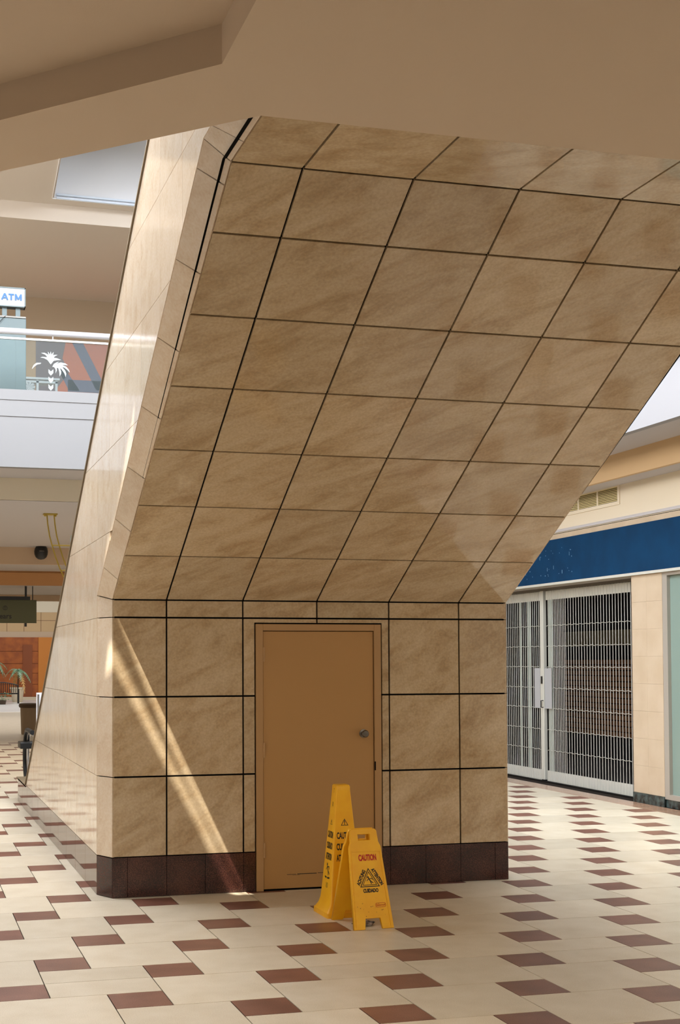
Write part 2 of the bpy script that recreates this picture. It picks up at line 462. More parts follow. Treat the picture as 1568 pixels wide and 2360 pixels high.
# ------------------------------------------------------------------ escalator clad in stone
esc = empty('escalator', (3.2007, 9.84, 0), 'escalator clad in polished beige stone with brown granite base, leaning over the caution signs', 'escalator')
EO = -Vector(esc.location)
T30 = math.tan(math.pi / 6); C30 = math.cos(math.pi / 6); S30 = 0.5
ZK = 2.2704; YK = 6.285; ZS = ZK + (YW - YK) * T30; YE = 5.655
XC = [XL, 1.9815, 2.5911, 3.2007, 3.8103, 4.4199, XR]
DL, DR, DT = 2.690, 3.742, 2.092         # outside of the door frame
G = 0.013
def front(poly, name='stone_panel', m='stone', gap=G):
    return slab(name, poly, EO + Vector((0, YW, 0)), (1, 0, 0), (0, 0, 1), gap, 0.02, M[m], esc)
rows = [F12, 3 * F12, 5 * F12, 7 * F12, ZK]
for r in range(4):
    z0, z1 = rows[r], rows[r + 1]
    for k in range(6):
        x0, x1 = XC[k], XC[k + 1]
        if k in (2, 3) and r < 3:
            if k == 2:
                P = [(x0, z0), (DL, z0), (DL, z1), (x0, z1)] if z1 < DT else [(x0, z0), (DL, z0), (DL, DT), (x1, DT), (x1, z1), (x0, z1)]
            else:
                P = [(DR, z0), (x1, z0), (x1, z1), (DR, z1)] if z1 < DT else [(DR, z0), (x1, z0), (x1, z1), (x0, z1), (x0, DT), (DR, DT)]
        else:
            P = [(x0, z0), (x1, z0), (x1, z1), (x0, z1)]
        front(P)
px_ = [XL, 1.677, 1.9815, 2.286, 2.591, DL]
for a, b in zip(px_, px_[1:]): front([(a, 0), (b, 0), (b, F12), (a, F12)], 'plinth_panel', 'plinth', 0.003)
px_ = [DR, 3.8103, 4.115, 4.42, 4.725, XR]
for a, b in zip(px_, px_[1:]): front([(a, 0), (b, 0), (b, F12), (a, F12)], 'plinth_panel', 'plinth', 0.003)
# sloping soffit and the flat soffit at the top
slen = (YW - YK) / C30
srows = [0, 0.590] + [0.590 + F24 * k for k in range(1, 6)] + [slen]
for r in range(len(srows) - 1):
    for k in range(6):
        P = [(XC[k], srows[r]), (XC[k + 1], srows[r]), (XC[k + 1], srows[r + 1]), (XC[k], srows[r + 1])]
        t = 0.0112 * C30
        if k == 0: P[0] = (XL + srows[r] * t, srows[r]); P[3] = (XL + srows[r + 1] * t, srows[r + 1])
        if k == 5: P[1] = (XR - srows[r] * t, srows[r]); P[2] = (XR - srows[r + 1] * t, srows[r + 1])
        slab('soffit_panel', P, EO + Vector((0, YW, ZK)), (1, 0, 0), (0, -C30, S30), G, 0.02, M['stone'], esc)
for k in range(6):
    xa_, xb_ = (XL + (YW - YK) * .0112 if k == 0 else XC[k]), (XR - (YW - YK) * .0112 if k == 5 else XC[k + 1])
    P = [(xa_, 0), (xb_, 0), (xb_, YK - YE + 0.2), (xa_, YK - YE + 0.2)]
    slab('soffit_panel', P, EO + Vector((0, YK, ZS)), (1, 0, 0), (0, -1, 0), G, 0.02, M['stone'], esc)
# dark backing behind the open joints
bk = MB(); d = 0.019
bk.add([(XL, YW + d, 0), (XR, YW + d, 0), (XR, YW + d, ZK), (XL, YW + d, ZK)], [(0, 1, 2, 3)])
bk.add([(XL, YW + d, ZK), (XR, YW + d, ZK), (XR, YK + d, ZS + d), (XL, YK + d, ZS + d)], [(0, 1, 2, 3)])
bk.add([(XL, YK + d, ZS + d), (XR, YK + d, ZS + d), (XR, YE - .2, ZS + d), (XL, YE - .2, ZS + d)], [(0, 1, 2, 3)])
# chamfers at both edges and the side cladding
XS = 1.469; YSD = 10.03
mir = 2 * 3.2007
def xl(y): return XL + (YW - y) * 0.0112
def slab3(name, pts, gap, thick, m, flip):
    """planar piece from 3D corners; flip mirrors it to the right flank"""
    pts = [Vector(p) for p in pts]
    if flip: pts = [Vector((mir - p.x, p.y, p.z)) for p in pts][::-1]
    A = (pts[1] - pts[0]).normalized(); N = Vector()
    for i in range(len(pts)): N += (pts[i] - pts[0]).cross(pts[(i + 1) % len(pts)] - pts[0])
    N.normalize(); B = N.cross(A)
    P = [((p - pts[0]).dot(A), (p - pts[0]).dot(B)) for p in pts]
    return slab(name, P, EO + pts[0], A, B, gap, thick, m, esc)
def zsof(y): return ZK + (YW - y) * T30
SS = (4.45 - 2.309) / (10.03 - 6.34)     # slope of the lower edge of the side
def zside(y): return 2.309 + (10.03 - y) * SS
right_y = [YW, 9.60, 9.07, 8.545, 8.015, 7.485, 6.948, 6.415, YK]
left_y = [YSD, 9.693, 9.157, 8.644, 8.112, 7.575, 7.041, 6.50, 6.34]
for flip in (False, True):
    zr = [0, F12, 3 * F12, 5 * F12, 7 * F12, None]
    for k in range(5):
        zb, zt = zr[k], zr[k + 1]
        tl, tr = (zt, zt) if zt else (2.309, ZK)
        slab3('plinth_panel' if k == 0 else 'edge_panel', [(XS, YSD, zb), (XL, YW, zb), (XL, YW, tr), (XS, YSD, tl)], 0.007, 0.02,
              M['plinth'] if k == 0 else M['stone_lit'], flip)
    for k in range(8):
        a = [(XS, left_y[k], zside(left_y[k])), (xl(right_y[k]), right_y[k], zsof(right_y[k])), (xl(right_y[k + 1]), right_y[k + 1], zsof(right_y[k + 1])), (XS, left_y[k + 1], zside(left_y[k + 1]))]
        slab3('edge_panel', a, 0.006, 0.02, M['stone_lit'], flip)
    for ya, yb, yc, yd in ((6.34, YK, 6.03, 6.17), (6.17, 6.03, 5.60, 5.60)):
        slab3('edge_panel', [(XS, ya, 4.45), (xl(YK), yb, ZS), (xl(YK), yc, ZS), (XS, yd, 4.45)], 0.006, 0.02, M['stone_lit'], flip)
    s = (lambda p: (mir - p[0], p[1], p[2])) if flip else (lambda p: p)
    e = 0.014
    bk.add([s(p) for p in [(XS + e, YSD + e, 0), (XL + e, YW + e, 0), (XL + e, YW + e, ZK + e), (XS + e, YSD + e, 2.309 + e)]], [(0, 1, 2, 3)])
    bk.add([s(p) for p in [(XS + e, YSD + e, 2.309 + e), (XL + e, YW + e, ZK + e), (xl(YK) + e, YK, ZS + e), (XS + e, 6.34, 4.45 + e)]], [(0, 1, 2, 3)])
    bk.add([s(p) for p in [(XS + e, 6.34, 4.45 + e), (xl(YK) + e, YK, ZS + e), (xl(YK) + e, 5.6, ZS + e), (XS + e, 5.6, 4.45 + e)]], [(0, 1, 2, 3)])
b_ = bk; b_.v = [tuple(Vector(v) + EO) for v in b_.v]; b_.build('joint_backing', M['joint'], esc)
# left flank: courses of stone between the floor, the soffit edge and the sloping parapet
def ztop(y): return 5.025 - (y - 7.816) * 0.5826
REG = [(10.03, 0), (17.24, 0), (17.24, F12 - .01), (15.92, F12 - .01), (5.72, ztop(5.72)), (5.72, 4.45), (6.34, 4.45), (10.03, 2.309)]
ycols = [10.03 + 0.636 * k for k in range(-7, 12)]
zrows = [0] + [F12 * (2 * k + 1) for k in range(0, 11)]
for a, b in zip(ycols, ycols[1:]):
    for c, d2 in zip(zrows, zrows[1:]):
        P = clip2(REG, a, b, c, d2)
        if len(P) < 3 or area2(P) < 0.004: continue
        pl = c == 0
        slab('plinth_panel' if pl else 'side_panel', [(-p[0], p[1]) for p in P], EO + Vector((XS, 0, 0)), (0, -1, 0), (0, 0, 1), 0.003, 0.02,
             M['plinth_lit'] if pl else M['stone_lit'], esc, 0.0008)
core = MB()
RG = inset2(REG[::-1], 0.01)
core.prism([(XS + 0.02, p[0], p[1]) for p in RG], (0.02, 0, 0))
core.v = [tuple(Vector(v) + EO) for v in core.v]; core.build('side_backing', M['joint_side'], esc)
rs = MB().prism([(mir - XS, p[0], p[1]) for p in REG], (-0.04, 0, 0)); rs.v = [tuple(Vector(v) + EO) for v in rs.v]
rs.build('side_cladding', M['stone_lit'], esc)
# parapet cap: a thin bronze strip along the sloping top edge
for flip in (False, True):
    cp_ = MB(); xa, xb = (XS - 0.012, XS + 0.16) if not flip else (mir - XS - 0.16, mir - XS + 0.012)
    P = [(xa, 15.95, ztop(15.92)), (xb, 15.95, ztop(15.92)), (xb, 5.72, ztop(5.72)), (xa, 5.72, ztop(5.72))]
    cp_.prism([Vector(p) + EO for p in P], (0, 0, 0.018)); cp_.build('parapet_cap', M['cap'], esc)
    P2 = [(xa + .012, 15.92, F12 - .01), (xb, 15.92, F12 - .01), (xb, 17.24, F12 - .01), (xa + .012, 17.24, F12 - .01)]
    MB().prism([Vector(p) + EO for p in P2], (0, 0, -0.02)).build('parapet_cap', M['cap'], esc)
# inside: the inclined bed with its steps
bed = MB().prism([Vector(p) + EO for p in [(XS + .3, 16.9, 0.02), (XS + .3, 15.6, 0.02), (XS + .3, 6.2, 5.35), (XS + .3, 6.2, 4.9), (XS + .3, 14.6, 0.02)]], (mir - 2 * XS - .6, 0, 0))
bed.build('step_bed', M['step'], esc)
MB().box(XS + 0.04, XS + 0.3, 17.19, 17.22, 0, F12 - .02).add([], []).build('end_plate', M['steel_dark'], esc).location += EO
# newel: looped handrail at the lower end with its inlet boot
def arc(cy, cz, r, a0, a1, n, x): return [Vector((x, cy + r * math.sin(math.radians(a0 + (a1 - a0) * k / n)), cz + r * math.cos(math.radians(a0 + (a1 - a0) * k / n)))) for k in range(n + 1)]
nx = 1.612
loop = [Vector((nx, 16.6, 0.90))] + arc(17.25, 0.56, 0.34, 0, 180, 16, nx + 0.0) + [Vector((nx + .02, 16.6, 0.22))]
MB().tube([p + EO for p in loop], 0.032, 8).build('handrail', M['rubber'], esc, smooth=True)
loop2 = [Vector((nx + .03, 16.6, 0.86))] + arc(17.22, 0.55, 0.31, 0, 180, 16, nx + .03) + [Vector((nx + .03, 16.6, 0.24))]
MB().tube([p + EO for p in loop2], 0.02, 8).build('handrail_guide', M['steel'], esc, smooth=True)
bx_ = MB().box(nx - .105, nx + .08, 17.15, 17.5, 0.66, 0.745); bx_.v = [tuple(Vector(v) + EO) for v in bx_.v]
bevel(bx_.build('inlet_boot', M['black'], esc), 0.012)
jt = [Vector(p) for p in [(1.775, 17.5, 1.36), (1.775, 17.5, 0.95), (1.765, 17.5, 0.86), (1.735, 17.5, 0.82), (1.70, 17.45, 0.835), (1.63, 17.3, 0.895)]]
MB().tube([p + EO for p in jt], 0.014, 6).build('guard_rail', M['steel'], esc, smooth=True)

# ------------------------------------------------------------------ door in the escalator base
door = empty('door_1', (3.21, YW, 0), 'tan painted steel door with round knob in the stone base', kind='structure')
DO = -Vector(door.location)
fr = MB(); yf = YW - 0.006
for a in ((DL + .004, DL + .062, 0, DT), (DR - .062, DR - .004, 0, DT), (DL + .062, DR - .062, DT - .056, DT)):
    fr.box(a[0], a[1], yf, YW + .1, a[2], a[3] - (0.004 if a[3] == DT else 0))
fr.v = [tuple(Vector(v) + DO) for v in fr.v]; bevel(fr.build('door_frame', M['doorframe'], door), 0.003)
lf = MB().box(DL + .066, DR - .067, YW + .008, YW + .05, 0.012, DT - .061); lf.v = [tuple(Vector(v) + DO) for v in lf.v]
leaf = bevel(lf.build('door_leaf', M['door'], door), 0.002)
rv = MB().box(DL + .05, DR - .05, YW + .055, YW + .07, 0, DT - .03); rv.v = [tuple(Vector(v) + DO) for v in rv.v]
rv.build('door_reveal', M['joint'], door)
for z in (1.79, 1.04, 0.26):
    h = MB().tube([Vector((2.757, YW - .004, z)) + DO, Vector((2.757, YW - .004, z + .115)) + DO], 0.009, 8); under(h.build('hinge', M['doorframe'], door, smooth=True), leaf)
kb = MB().lathe([(0.034, 0), (0.034, 0.006), (0.014, 0.010), (0.014, 0.030), (0.027, 0.036), (0.030, 0.050), (0.024, 0.060), (0.0, 0.062)], (0, 0, 0), 20)
o = link('door_knob', kb.mesh('door_knob', True), M['steel_dark'], door, Vector((3.588, YW + .008, 1.215)) + DO); o.rotation_euler = (math.pi / 2, 0, 0); under(o, leaf)
MB().box(3.679, 3.688, YW - .0075, YW, 0.92, 0.99).build('strike_plate', M['joint'], door).location += DO
sc = MB()
for a, b, z, t in ((2.945, 3.02, .118, .0035), (3.03, 3.19, .118, .006), (3.2, 3.30, .121, .004), (2.99, 3.05, .112, .002)): sc.box(a, b, YW + .0076, YW + .0082, z, z + t)
sc.build('scuff_mark', M['ink'], door).location += DO
MB().box(DL + .062, DR - .062, YW + .0, YW + .06, -0.001, 0.006).build('threshold', M['joint'], door).location += DO

# ------------------------------------------------------------------ caution cone
CX_, CY_ = 3.047, 8.832
cone = empty('caution_cone', (CX_, CY_, 0), 'tall yellow four-sided caution cone standing in front of the tan door', 'cone')
def sq_loft(prof, rnd=0.12):
    V = []; F = []; n = 16
    for h_, z in prof:
        for q in range(4):
            sx, sy = ((1, 1), (-1, 1), (-1, -1), (1, -1))[q]; r = h_ * rnd
            for k in range(4):
                a = math.radians(90 * q + 30 * k); V.append((sx * (h_ - r) + r * math.cos(a), sy * (h_ - r) + r * math.sin(a), z))
    for i in range(len(prof) - 1):
        for k in range(n): F.append((i * n + k, i * n + (k + 1) % n, (i + 1) * n + (k + 1) % n, (i + 1) * n + k))
    F.append(tuple(range(n))[::-1]); F.append(tuple((len(prof) - 1) * n + k for k in range(n)))
    return MB().add(V, F)
prof = [(0.162, 0.0), (0.162, 0.006), (0.160, 0.034), (0.152, 0.042), (0.134, 0.07), (0.122, 0.11), (0.116, 0.16), (0.0515, 0.875), (0.0505, 0.905), (0.044, 0.915)]
me = sq_loft(prof, 0.10).mesh('cone_body', True); cone_body = link('cone_body', me, M['yellow'], cone)
tl = (0.116 - 0.0515) / (0.875 - 0.16)
def cone_mark(name, me, m, face, z, u=0.0, off=0.0008):
    hw = 0.116 - (z - 0.16) * tl
    if face == 'front': O, A = Vector((u, -hw - off, z)), Vector((1, 0, 0)); B = Vector((0, tl, 1))
    else: O, A = Vector((-hw - off, -u, z)), Vector((0, -1, 0)); B = Vector((tl, 0, 1))
    return under(place(name, me, m, cone, O, A, B), cone_body)
def ring_tri(s, t):
    """outlined warning triangle: outer and inner outline"""
    k = math.sqrt(3) / 2
    o_ = [(-s / 2, 0), (s / 2, 0), (0, s * k)]; i_ = inset2(o_, t)
    return [o_, i_]
def disc(cx, cy, r, n=12): return [(cx + r * math.cos(2 * math.pi * k / n), cy + r * math.sin(2 * math.pi * k / n)) for k in range(n)]
def bar(x0, y0, x1, y1, t):
    d_ = Vector((x1 - x0, y1 - y0)).normalized(); n_ = Vector((-d_.y, d_.x)) * t / 2
    return [(x0 - n_.x, y0 - n_.y), (x1 - n_.x, y1 - n_.y), (x1 + n_.x, y1 + n_.y), (x0 + n_.x, y0 + n_.y)]
def join_flat(parts, step=0.0):
    V = []; F = []
    for i_, me_ in enumerate(parts):
        n = len(V); V += [v.co + Vector((0, 0, step * i_)) for v in me_.vertices]; F += [tuple(i + n for i in p.vertices) for p in me_.polygons]
    return mesh('mark', V, F)
def poly_flat(P):
    if sum(P[i - 1][0] * P[i][1] - P[i][0] * P[i - 1][1] for i in range(len(P))) < 0: P = P[::-1]
    return mesh('flat', [(p[0], p[1], 0) for p in P], [tuple(range(len(P)))])
def falling_man(s):
    P = [disc(-.20, .78, .12, 12), bar(-.15, .66, .10, .28, .15), bar(-.12, .62, -.42, .30, .08), bar(.0, .6, .36, .62, .08), bar(.08, .30, .46, .02, .11), bar(.08, .30, .20, -.10, .11), bar(.3, .62, .42, .42, .07)]
    return join_flat([poly_flat([(x * s, y * s) for x, y in p]) for p in P], 0.00004)
for face, ink, sx in (('front', M['ink'], 0.62), ('left', M['ink'], 0.50)):
    m_ = M['ink'] if face == 'front' else M['ink_soft']
    cone_mark('warning_triangle', join_flat([curve_mesh(ring_tri(0.056 if face == 'front' else 0.046, 0.004)), poly_flat(bar(0, .036, 0, .017, .006)), poly_flat(disc(0, .010, .004))]), m_, face, 0.632)
    for txt, z, k in (('CAUTION', 0.560, .98), ('CUIDADO', 0.482, 1.02), ('ATTENTION', 0.405, .86)):
        me = text_mesh(txt, 0.062, sx * k * (0.72 if face == 'front' else .80), 0.0022)
        cone_mark('printed_word', me, M['ink'], face, z)
    cone_mark('slip_figure', falling_man(0.085), M['ink'], face, 0.285)
    cone_mark('printed_mark', join_flat([poly_flat(bar(-.05, 0, -.012, -.004, .012)), poly_flat(bar(.0, -.004, .05, 0.0, .012))]), M['ink'], face, 0.262)
    cone_mark('printed_mark', text_mesh('10', 0.055, 0.8, 0.0), M['ink_soft'] if face == 'left' else M['ink'], face, 0.205)
cone_mark('scribble', text_mesh('R', 0.05, 0.7, -0.001), M['ink'], 'left', 0.775)
cone_mark('printed_mark', join_flat([poly_flat(disc(0, .012, .006)), poly_flat(bar(0, .006, 0, -.02, .003))]), M['ink_soft'], 'left', 0.875)

# ------------------------------------------------------------------ caution A-frame sign
sg = empty('caution_sign', (3.063, 8.455, 0), 'low yellow folding A-frame caution sign in front of the tall yellow cone', 'sign', rz=math.radians(4))
HT = 0.655; SPR = 0.200
out_ = [(-.143, 0), (-.0662, 0), (-.056, .072), (.056, .072), (.0662, 0), (.143, 0), (.114, .545), (.100, .578), (.0955, .650), (.085, .664), (-.085, .664), (-.0955, .650), (-.100, .578), (-.114, .545)]
hole = [(-.048, .588), (.048, .588), (.047, .634), (-.047, .634)]
ln = math.hypot(HT, SPR - .02)
for sgn, nm in ((-1, 'front_leaf'), (1, 'rear_leaf')):
    me = curve_mesh([out_, hole], 0.009, 0.003, nm)
    B = Vector((0, -sgn * (SPR - .02), HT)).normalized(); A = Vector((-sgn * 1.0, 0, 0))
    lf_ = place(nm, me, M['yellow'], sg, Vector((0, sgn * SPR, 0.004)) - A.cross(B) * 0.010, A, B)
    if sgn == -1:
        FA, FB, FN, FO = A, B, A.cross(B), Vector((0, sgn * SPR, 0.004))
        rib = MB()
        for P in ([(-.130, .012), (-.122, .012), (-.100, .52), (-.107, .52)], [(.130, .012), (.122, .012), (.100, .52), (.107, .52)][::-1], [(-.107, .52), (-.100, .512), (.100, .512), (.107, .52)]):
            rib.prism([FO + FA * p[0] + FB * p[1] for p in P], FN * 0.006)
        rib.build('raised_rim', M['yellow'], sg)
        def smark(name, me, m, u, v, rot=0): return under(place(name, me, m, sg, FO + FA * u + FB * v + FN * 0.0036, FA, FB, rot), lf_)
        smark('printed_word', text_mesh('CAUTION', 0.056, 0.52, 0.0022), M['red'], 0.008, 0.470)
        tri = ring_tri(0.146, 0.0055); tri2 = [[(x, y) for x, y in inset2(tri[0], 0.0115)]]; tri2.append(inset2(tri2[0], 0.0035))
        smark('warning_triangle', join_flat([curve_mesh(tri), curve_mesh(tri2)]), M['ink'], 0.004, 0.276)
        smark('slip_figure', falling_man(0.052), M['ink'], 0.006, 0.300)
        smark('printed_word', text_mesh('CUIDADO', 0.034, 0.70, 0.0016), M['ink'], 0.006, 0.250)
        smark('printed_word', text_mesh('ACHTUNG', 0.034, 0.66, 0.0016), M['ink'], -0.053, 0.340, math.radians(60))
        smark('printed_word', text_mesh('ATTENTION', 0.034, 0.66, 0.0016), M['ink'], 0.064, 0.340, math.radians(-60))
        ov = lambda a, b: [(a * math.copysign(abs(math.cos(t_)) ** .35, math.cos(t_)), b * math.copysign(abs(math.sin(t_)) ** .45, math.sin(t_))) for t_ in [2 * math.pi * q / 40 for q in range(40)]]
        lg = [ov(.037, .0145), ov(.0345, .0122)]
        smark('maker_logo', join_flat([curve_mesh(lg), text_mesh('Rubbermaid', 0.0165, 0.78, 0.0)]), M['red'], 0.066, 0.153)
MB().tube([(-.078, 0, .645), (.078, 0, .645)], 0.007, 8).build('hinge_pin', M['yellow'], sg, smooth=True)
dirt = MB()
random.seed(3)
for k in range(16):
    u = random.uniform(-.12, .12); v = random.uniform(.08, .17); r = random.uniform(.001, .003)
    dirt.add([FO + FA * (u + p[0]) + FB * (v + p[1]) + FN * .0036 for p in disc(0, 0, r, 6)], [tuple(range(6))])
dirt.build('dirt_speck', M['ink'], sg)
# crumpled scrap on the floor behind the sign's foot cut-out
rag = bmesh.new(); bmesh.ops.create_icosphere(rag, subdivisions=3, radius=0.055)
for v in rag.verts:
    n = v.co.normalized(); k = 1 + 0.28 * math.sin(9 * n.x + 3 * n.y) * math.cos(7 * n.y + 2 * n.z) + random.uniform(-.05, .05)
    v.co = Vector((n.x * .072 * k, n.y * .05 * k, max(n.z * .022 * k, -.012)))
me = bpy.data.meshes.new('crumpled_rag'); rag.to_mesh(me); rag.free()
o = link('crumpled_rag', me, M['rag'], None, (3.05, 8.40, 0.0125)); tag(o, 'crumpled dark rag on the floor between the legs of the folding sign', 'rag')

# ------------------------------------------------------------------ near ceiling with its recess, edge of the upper floor
ZC = 4.30
EDGE = [(13, 5.665), (1.582, 5.665), (0.473, 6.644), (-1.6, 8.47), (-1.6, 30), (-9, 30), (-9, -9), (13, -9)]
nrm = Vector((-(6.644 - 5.665), -(1.582 - 0.473))).normalized()
R1 = [(0.426, 6.007), (1.287, 5.205), (1.287, -4.0), (-6.0, -4.0), (-6.0, 11.99)]
me = curve_mesh([EDGE, R1], 0.0, 0.0, 'ceiling')
o = link('ceiling', me, M['paint'], None, (0, 0, ZC)); o['kind'] = 'structure'
rc = MB(); n = len(R1)
for i in range(n):
    a, b = R1[i], R1[(i + 1) % n]
    rc.add([(a[0], a[1], ZC), (b[0], b[1], ZC), (b[0], b[1], 4.47), (a[0], a[1], 4.47)], [(0, 1, 2, 3)])
rc.add([(p[0], p[1], 4.47) for p in R1], [tuple(range(n))])
rcm = rc.build('recess', M['paint'], o); rcm.location -= Vector((0, 0, ZC))
fs = MB()
for a, b in zip(EDGE[:5], EDGE[1:5]): fs.add([(a[0], a[1], ZC), (b[0], b[1], ZC), (b[0], b[1], 5.40), (a[0], a[1], 5.40)], [(0, 1, 2, 3)])
struct('trim_1', fs, M['paint_white'])
# upper floor slab over the near ceiling
me = curve_mesh([[(x, y) for x, y in EDGE]], 0.0, 0.0, 'floor'); o = link('floor', me, M['tile'], None, (0, 0, 5.40)); o['kind'] = 'structure'

# ------------------------------------------------------------------ right side: shop front, stepped bulkheads
YR0, YR1 = 4.0, 30.0
wr = MB(); xw = 9.03
wr.box(xw, xw + .15, YR0, YR1, 3.60, 4.08)           # lit cream bulkhead
wall_r = struct('wall_right', wr, M['paint_cream'], label='cream bulkhead above the blue sign band')
struct('trim_2', MB().box(xw - .015, xw + .1, YR0, YR1, 3.612, 3.650), M['paint_grey'])
struct('trim_3', MB().box(xw + .012, xw + .1, YR0, YR1, 3.585, 3.613), M['joint'])
struct('trim_4', MB().box(xw - .02, xw + .12, YR0, YR1, 3.515, 3.588), M['pillar'])
struct('ceiling', MB().box(8.66, xw + .2, YR0, YR1, 4.071, 4.11), M['paint_grey'])
struct('trim_5', MB().box(8.64, 8.70, YR0, YR1, 4.07, 4.38), M['paint_tan'])
struct('ceiling', MB().box(8.0, 8.66, YR0, YR1, 4.375, 4.42), M['paint_grey'])
ww = MB().box(7.95, 8.05, YR0, YR1, 4.374, 5.02).box(7.92, 8.05, YR0, YR1, 5.02, 5.10).box(7.955, 8.05, YR0, YR1, 5.10, 5.25).box(7.90, 8.05, YR0, YR1, 5.25, 5.42)
struct('wall_right_gallery', ww, M['paint_white'])
# air vent
vt = empty('air_vent', (xw, 15.9, 3.97), 'cream louvred air vent high on the cream bulkhead above the blue band', 'vent')
VO = -Vector(vt.location); y0v, y1v, z0v, z1v = 15.07, 17.10, 3.865, 4.058
fv = MB()
for a in ((y0v - .045, y1v + .045, z0v - .045, z0v), (y0v - .045, y1v + .045, z1v, z1v + .015), (y0v - .045, y0v, z0v, z1v), (y1v, y1v + .045, z0v, z1v)): fv.box(xw - .014, xw, a[0], a[1], a[2], a[3])
fv.build('vent_frame', M['paint_cream'], vt).location += VO
MB().box(xw - .002, xw - .0005, y0v, y1v, z0v, z1v).build('vent_backing', M['vent_dark'], vt).location += VO
for k in range(1, 4):
    yy = y0v + (y1v - y0v) * k / 4; MB().box(xw - .012, xw - .003, yy - .014, yy + .014, z0v, z1v).build('mullion', M['paint_cream'], vt).location += VO
for k in range(9):
    z = z0v + .011 + k * (z1v - z0v) / 9
    MB().prism([Vector(p) + VO for p in [(xw - .010, y0v, z - .004), (xw - .003, y0v, z + .007), (xw - .003, y0v, z + .010), (xw - .010, y0v, z - .001)]], (0, y1v - y0v, 0)).build('louvre', M['vent'], vt)
# blue sign band
sb = empty('sign_band', (xw, 15, 2.905), 'long blank dark blue sign band above the folding gate', 'sign')
SO = -Vector(sb.location)
MB().box(xw - .03, xw + .10, YR0, 22, 2.905, 3.517).build('sign_face', M['blue'], sb).location += SO
MB().box(xw - .034, xw + .10, YR0, 22, 2.872, 2.906).build('sign_edge', M['gate_plate'], sb).location += SO
random.seed(11); rs_ = MB()
for k in range(34):
    yy = random.choice([16.3, 16.55, 16.8, 16.95, 17.2, 17.45, 17.6]) + random.uniform(-.06, .06); z = random.choice([3.02, 3.08, 3.25, 3.30, 3.37]) + random.uniform(-.03, .03)
    rs_.box(xw - .0312, xw - .0302, yy, yy + random.uniform(.004, .01), z, z + random.choice([.008, .012, .015, .05]))
r_ = rs_.build('glue_residue', M['residue'], sb); r_.location += SO; r_['label'] = 'pale glue spots where letters were removed'; r_['kind'] = 'stuff'
# header, gate recess jambs
struct('trim_6', MB().box(xw + .02, xw + .3, 14.79, 22, 2.862, 2.9).box(xw + .05, xw + .30, 14.79, 14.80, 0, 2.9), M['alu'])
# folding gate
XG = 9.25
gate = empty('folding_gate', (XG, 16.9, 0), 'closed side-folding shop gate of thin aluminium rods below the blue band', 'gate')
GO = -Vector(gate.location)
GY0, GY1 = 15.155, 21.3
plate = [(15.155, 17.48), (17.66, 21.3)]
for a, b in plate:
    MB().box(XG - .004, XG + .004, a, b, 0.02, 0.174).build('bottom_plate', M['gate_plate'], gate).location += GO
    MB().box(XG - .004, XG + .004, a, b, 2.688, 2.82).build('top_plate', M['gate_plate'], gate).location += GO
MB().box(XG - .03, XG + .03, 14.80, 21.3, 2.825, 2.866).build('top_track', M['steel_dark'], gate).location += GO
MB().box(XG - .02, XG + .02, 14.80, 21.3, 0.0005, 0.018).build('bottom_track', M['black'], gate).location += GO
ys = []
yv = 15.16
while yv < 16.86: ys.append(yv); yv += 0.0765 if len(ys) % 2 else 0.0735
while yv < 17.45: ys.append(yv); yv += 0.047
yv = 17.70
while yv < 18.7: ys.append(yv); yv += 0.062
while yv < 21.3: ys.append(yv); yv += 0.0765
rod = MB().tube([(0, 0, 0.03), (0, 0, 2.83)], 0.0052, 6, True).mesh('rod', True); rod.materials.append(M['gate'])
for yy in ys: link('rod', rod, None, gate, Vector((XG - .006, yy, 0)) + GO)
for z in (0.475, 0.777, 1.09, 1.39, 1.70, 2.004, 2.307):
    for a, b in plate:
        pts = []; t = a; k = 0
        while t < b + .001: pts.append(Vector((XG - .014, t, z + (0.006 if k % 2 else -0.006))) + GO); t += 0.0765; k += 1
        MB().tube(pts, 0.0036, 5).build('link_bar', M['gate'], gate)
for a, b in ((17.29, 17.42), (17.98, 18.07), (18.27, 18.35)):
    MB().box(XG + .004, XG + .008, a, b, 0.174, 2.69).build('infill_panel', M['gate_panel'], gate).location += GO
bevel(MB().box(XG - .03, XG + .03, 17.52, 17.625, 0.03, 2.835).build('lock_post', M['gate_plate'], gate), .008).location += GO
MB().box(XG - .024, XG - .018, 17.29, 17.50, 1.085, 1.68).build('lock_plate', M['atm_white'], gate).location += GO
MB().box(XG - .024, XG - .018, 17.64, 17.82, 1.085, 1.68).build('lock_plate', M['atm_white'], gate).location += GO
MB().box(XG - .04, XG - .03, 17.55, 17.59, 1.45, 1.56).build('lock_cylinder', M['black'], gate).location += GO
hd = MB().tube([Vector(p) + GO for p in [(XG - .03, 17.54, 1.10), (XG - .065, 17.54, 1.10), (XG - .065, 17.54, 1.20), (XG - .03, 17.54, 1.20)]], .009, 6); hd.build('gate_handle', M['black'], gate)
# shop behind the gate
struct('wall_shop', MB().box(12.5, 12.6, 12, 23, 0, 3).box(9.35, 12.5, 12, 12.1, 0, 3).box(9.35, 12.5, 22.9, 23, 0, 3), M['shop_dark'])
struct('ceiling', MB().box(9.2, 12.6, 12, 23, 2.95, 3.0), M['shop_dark'])
struct('floor', MB().box(9.3, 12.6, 12, 23, -0.002, 0.001), M['shop_dark'])
sw = empty('slatwall', (12.45, 18, 0.4), 'dark brown slatted display wall inside the gated shop', 'display wall')
for k in range(14): MB().box(12.44, 12.48, 15.2, 22.8, 0.42 + k * .1, 0.42 + k * .1 + .082).build('slat', M['slat'], sw).location -= sw.location
MB().box(12.43, 12.49, 15.2, 22.8, 2.06, 2.34).build('display_header', M['shop_band'], sw).location -= sw.location
